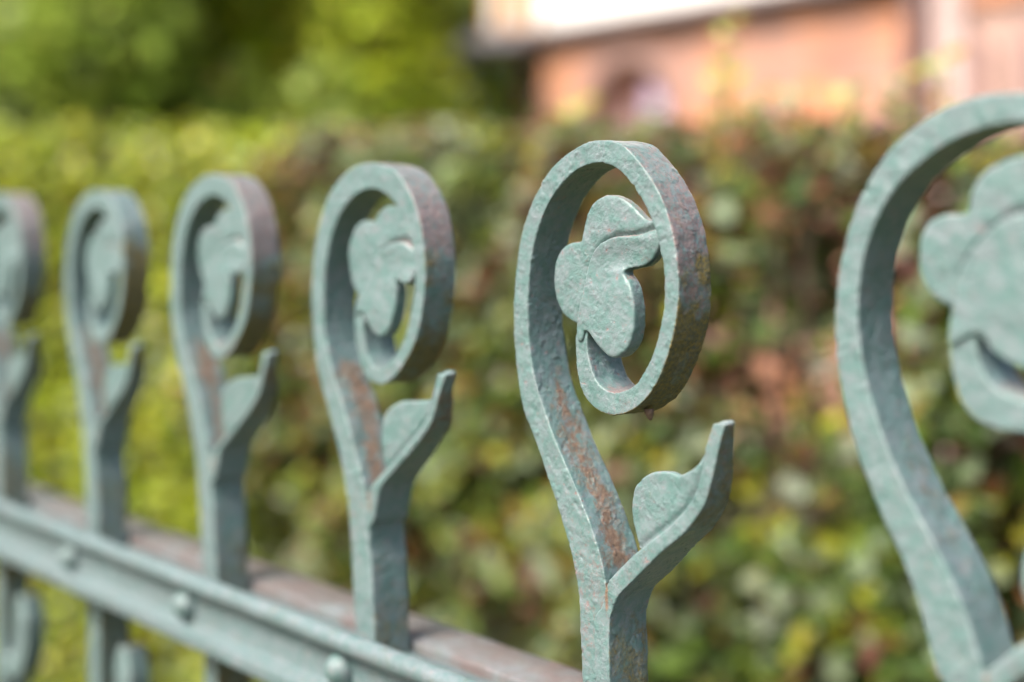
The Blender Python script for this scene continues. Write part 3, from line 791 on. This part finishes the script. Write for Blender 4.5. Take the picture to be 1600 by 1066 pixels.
# ------------------------------------------------------------------ brick house (its front runs parallel to the fence)
def brick_material():
    m, nt, n, b, L = new_mat('brickwork')
    tc = n.new('ShaderNodeTexCoord')
    mp = n.new('ShaderNodeMapping'); mp.inputs['Rotation'].default_value = (math.radians(90), 0, 0); L.new(tc.outputs['Object'], mp.inputs['Vector'])
    bt = n.new('ShaderNodeTexBrick'); L.new(mp.outputs[0], bt.inputs['Vector'])
    bt.inputs['Scale'].default_value = 1; bt.inputs['Brick Width'].default_value = .25; bt.inputs['Row Height'].default_value = .075
    bt.inputs['Mortar Size'].default_value = .008; bt.inputs['Color1'].default_value = (.50, .24, .17, 1); bt.inputs['Color2'].default_value = (.42, .22, .165, 1)
    bt.inputs['Mortar'].default_value = (.42, .31, .26, 1)
    f = noise_node(nt, tc.outputs['Object'], 1.6, 5, .6)
    c = mixc(nt, math_n(nt, 'MULTIPLY', ramp(nt, f, .48, .6), .75), bt.outputs['Color'], (.66, .27, .11, 1))
    f2 = noise_node(nt, tc.outputs['Object'], 2.3, 4, .6, .5)
    c = mixc(nt, math_n(nt, 'MULTIPLY', ramp(nt, f2, .48, .62), .65), c, (.25, .15, .135, 1))
    L.new(c, b.inputs['Base Color']); b.inputs['Roughness'].default_value = .85
    bu = n.new('ShaderNodeBump'); bu.invert = True; bu.inputs['Distance'].default_value = .006; L.new(bt.outputs['Fac'], bu.inputs['Height']); L.new(bu.outputs[0], b.inputs['Normal'])
    return m
M_BRICK = brick_material()
M_WHITE = simple('white_render', (.84, .83, .81), .8, .04, 3)
M_CREAM = simple('cream_stone', (.42, .28, .235), .8, .15, 3, .003)
M_OCHRE = simple('ochre_render', (.56, .27, .06), .8, .1, 2)
M_GREY = simple('grey_eave_metal', (.36, .34, .38), .5, .15, 4)
M_LEDGE = simple('brown_grey_ledge', (.24, .19, .19), .7, .15, 4)
M_PALE = simple('pale_pink_stone', (.46, .35, .33), .8, .15, 3)
M_PIPE = simple('dark_brown_pipe', (.10, .05, .045), .5, .2, 5)
M_DARKWOOD = simple('red_brown_wood', (.26, .10, .05), .7, .3, 4)
M_CURTAIN = simple('lilac_curtain', (.80, .66, .84), .9, .1, 10)
M_STONE = simple('grey_stone', (.30, .19, .17), .85, .2, 5, .004)
m, nt_, n_, b_, L_ = new_mat('window_glass'); b_.inputs['Base Color'].default_value = (.9, .92, .95, 1); b_.inputs['Roughness'].default_value = .03; b_.inputs['Transmission Weight'].default_value = 1; b_.inputs['IOR'].default_value = 1.05
M_GLASS = m

Dh = 6.32
U_C = uv(850, 365, Dh)[0]
house = empty('brick_house', tuple(W(U_C, Dh, -CAM_H)), ANG)
tag(house, 'pink brick house with an arched window and white upper wall beyond the hedge', 'house')
def hp(px_, py_, dd=0): q = uv(px_, py_, Dh + dd); return q[0] - U_C, q[1] + CAM_H
def hbox(name, x0, x1, y0, y1, z0, z1, mat, parent=None, bevel=.01):
    mb = MB(); mb.box(x0, x1, y0, y1, z0, z1)
    o = link(name, mb.mesh(name), mat, parent or house)
    md = o.modifiers.new('bevel', 'BEVEL'); md.width = bevel; md.segments = 2
    return o
# ground floor wall with an arched window opening
xr = hp(1452, 100, -.2)[0]; zled = hp(850, 62)[1]
wx0, _ = hp(925, 150); wx1, _ = hp(1045, 150); zarch = hp(985, 97)[1]; wr = (wx1 - wx0) / 2; wc = (wx0 + wx1) / 2; zsp = zarch - wr; zsill = .95
def arch_wall():
    T = .35; mb = MB()
    def quadprism(P):
        k = len(P); vs = [(p[0], 0, p[1]) for p in P] + [(p[0], T, p[1]) for p in P]
        fs = [tuple(range(k)), tuple(range(2*k-1, k-1, -1))] + [(i, i+k, (i+1) % k + k, (i+1) % k) for i in range(k)]
        mb.add(vs, fs)
    quadprism([(0, -.05), (wx0, -.05), (wx0, zled), (0, zled)])
    quadprism([(wx1, -.05), (xr, -.05), (xr, zled), (wx1, zled)])
    quadprism([(wx0, -.05), (wx1, -.05), (wx1, zsill), (wx0, zsill)])
    N = 16; pts = [(wc - wr*math.cos(math.pi*k/N), zsp + wr*math.sin(math.pi*k/N)) for k in range(N+1)]
    for k in range(N): quadprism([pts[k], pts[k+1], (pts[k+1][0], zled), (pts[k][0], zled)])
    link('wall', mb.mesh('wall'), M_BRICK, house)
arch_wall()
hbox('side_wall', 0.002, .35, .352, 5, -.05, zled, M_BRICK)
# window: stone arch, frame, glass, curtains
mb = MB(); N = 18
for k in range(N+1):
    pass
def arch_band(r0_, r1_, y0, y1, zb):
    mb = MB(); pts = [(math.pi*k/18) for k in range(19)]
    prof = [[(wc - r*math.cos(t), zsp + r*math.sin(t)) for t in pts] for r in (r0_, r1_)]
    prof = [[(wc - r, zb)] + pr + [(wc + r, zb)] for r, pr in zip((r0_, r1_), prof)]
    k = len(prof[0]); vs = []
    for i in range(k): a, b = prof[0][i], prof[1][i]; vs += [(a[0], y0, a[1]), (b[0], y0, b[1]), (b[0], y1, b[1]), (a[0], y1, a[1])]
    fs = [(0, 1, 2, 3), tuple(4*(k-1)+q for q in (3, 2, 1, 0))]
    for i in range(k-1):
        for q in range(4): a, b = 4*i+q, 4*i+(q+1) % 4; fs.append((a, a+4, b+4, b))
    mb.add(vs, fs); return mb
win = link('window', arch_band(wr - .07, wr - .002, .05, .10, zsill + .002).mesh('window_frame'), M_DARKWOOD, house)
link('arch_surround', arch_band(wr + .004, wr + .10, -.025, .02, zsill).mesh('arch_surround'), M_STONE, house)
hbox('mullion', wc - .02, wc + .02, .055, .095, zsill, zarch - .03, M_DARKWOOD, win, .004)
hbox('pane', wx0 + .05, wc - .022, .074, .080, zsill, zsp + wr * .6, M_GLASS, win, .001)
hbox('pane', wc + .022, wx1 - .05, .074, .080, zsill, zsp + wr * .6, M_GLASS, win, .001)
hbox('sill', wx0 - .06, wx1 + .06, -.06, .048, zsill - .06, zsill - .003, M_STONE)
def curtain(x0, x1, name='curtain'):
    n = 40; xs = np.linspace(x0, x1, n); ys = .12 + .012*np.sin(np.linspace(0, 26, n)); v = []; f = []
    for x_, y_ in zip(xs, ys): v += [(x_, y_, zsill), (x_, y_, zsp + wr * .82)]
    for i in range(n-1): f.append((2*i, 2*i+2, 2*i+3, 2*i+1))
    mb = MB(); mb.add(v, f); o = link(name, mb.mesh(name), M_CURTAIN, win); md = o.modifiers.new('s', 'SOLIDIFY'); md.thickness = .003
curtain(wc + .02, wx1 - .13)
M_CURTAIN = simple('brown_pink_blind', (.42, .27, .25), .9, .1, 10); curtain(wx0 + .07, wc - .03, 'blind')
# ledge / eave running on past the corner over a dark recess
xl = hp(748, 70)[0]
hbox('ledge', 0, xr + 3, -.14, .30, zled + .002, zled + .06, M_LEDGE)
hbox('eave', xl, -.003, -.30, .30, zled - .05, zled + .06, M_GREY)
hbox('recess_wall', xl - .1, -.004, .9, 1.1, -.05, zled, M_DARKWOOD)
hbox('post', hp(800, 100)[0] - .05, hp(800, 100)[0] + .05, .1, .2, -.05, zled, M_DARKWOOD)
hbox('recess_floor', xl - .1, -.004, -.2, .898, -.04, .12, M_STONE)
# upper storey: white wall, ochre part with white trim at the left
hbox('upper_wall', -.05, xr + 3, .0, 4.8, zled + .078, zled + 3, M_WHITE)
hbox('ochre_wall', xl + .02, -.054, .05, 4.7, zled + .078, zled + 3, M_OCHRE)
for px_ in (772, 820):
    x_ = hp(px_, 20)[0]; hbox('trim', x_ - .045, x_ + .045, .0, .048, zled + .08, zled + 2.9, M_WHITE)
# downpipe at the end of the brick front
mb = MB(); xp = hp(1430, 100, -.2)[0]; mb.tube([(xp, -.2, 0), (xp, -.2, 1.2), (xp, -.2, zled + 2.5)], .066, 14); link('downpipe', mb.mesh('downpipe'), M_PIPE, house, smooth=True)
# paler bay on the right with a stone niche
hbox('bay_wall', xr + .002, xr + 3, -.12, .35, -.05, zled, M_CREAM)
x1_ = hp(1462, 100, -.2)[0]; hbox('pilaster', x1_ - .02, x1_ + .14, -.20, -.122, -.05, zled, M_PALE)
def niche(px_c, wpx, ytop):
    c = hp(px_c, 100)[0]; r = wpx / 2 * 8 / F; z1 = hp(px_c, ytop)[1]; mb = MB(); N = 12
    P = [(c - r, .9)] + [(c - r*math.cos(math.pi*k/N), z1 - r + r*math.sin(math.pi*k/N)) for k in range(N+1)] + [(c + r, .9)]
    k = len(P); vs = [(p[0], -.18, p[1]) for p in P] + [(p[0], -.122, p[1]) for p in P]
    mb.add(vs, [tuple(range(k)), tuple(range(2*k-1, k-1, -1))] + [(i, i+k, (i+1) % k + k, (i+1) % k) for i in range(k)])
    link('blind_arch', mb.mesh('blind_arch'), M_STONE, house)
niche(1545, 55, 60); niche(1640, 55, 40)
hbox('stone_band', xr + .16, xr + 3, -.17, -.122, hp(1560, 10)[1], hp(1560, -14)[1], M_BRICK)
hbox('roof', xl - .2, xr + 3.2, -.3, 5, zled + 3.01, zled + 3.2, M_GREY)

for o in S.objects:
    if o.type == 'MESH' and o.data.name.startswith('work'): pass
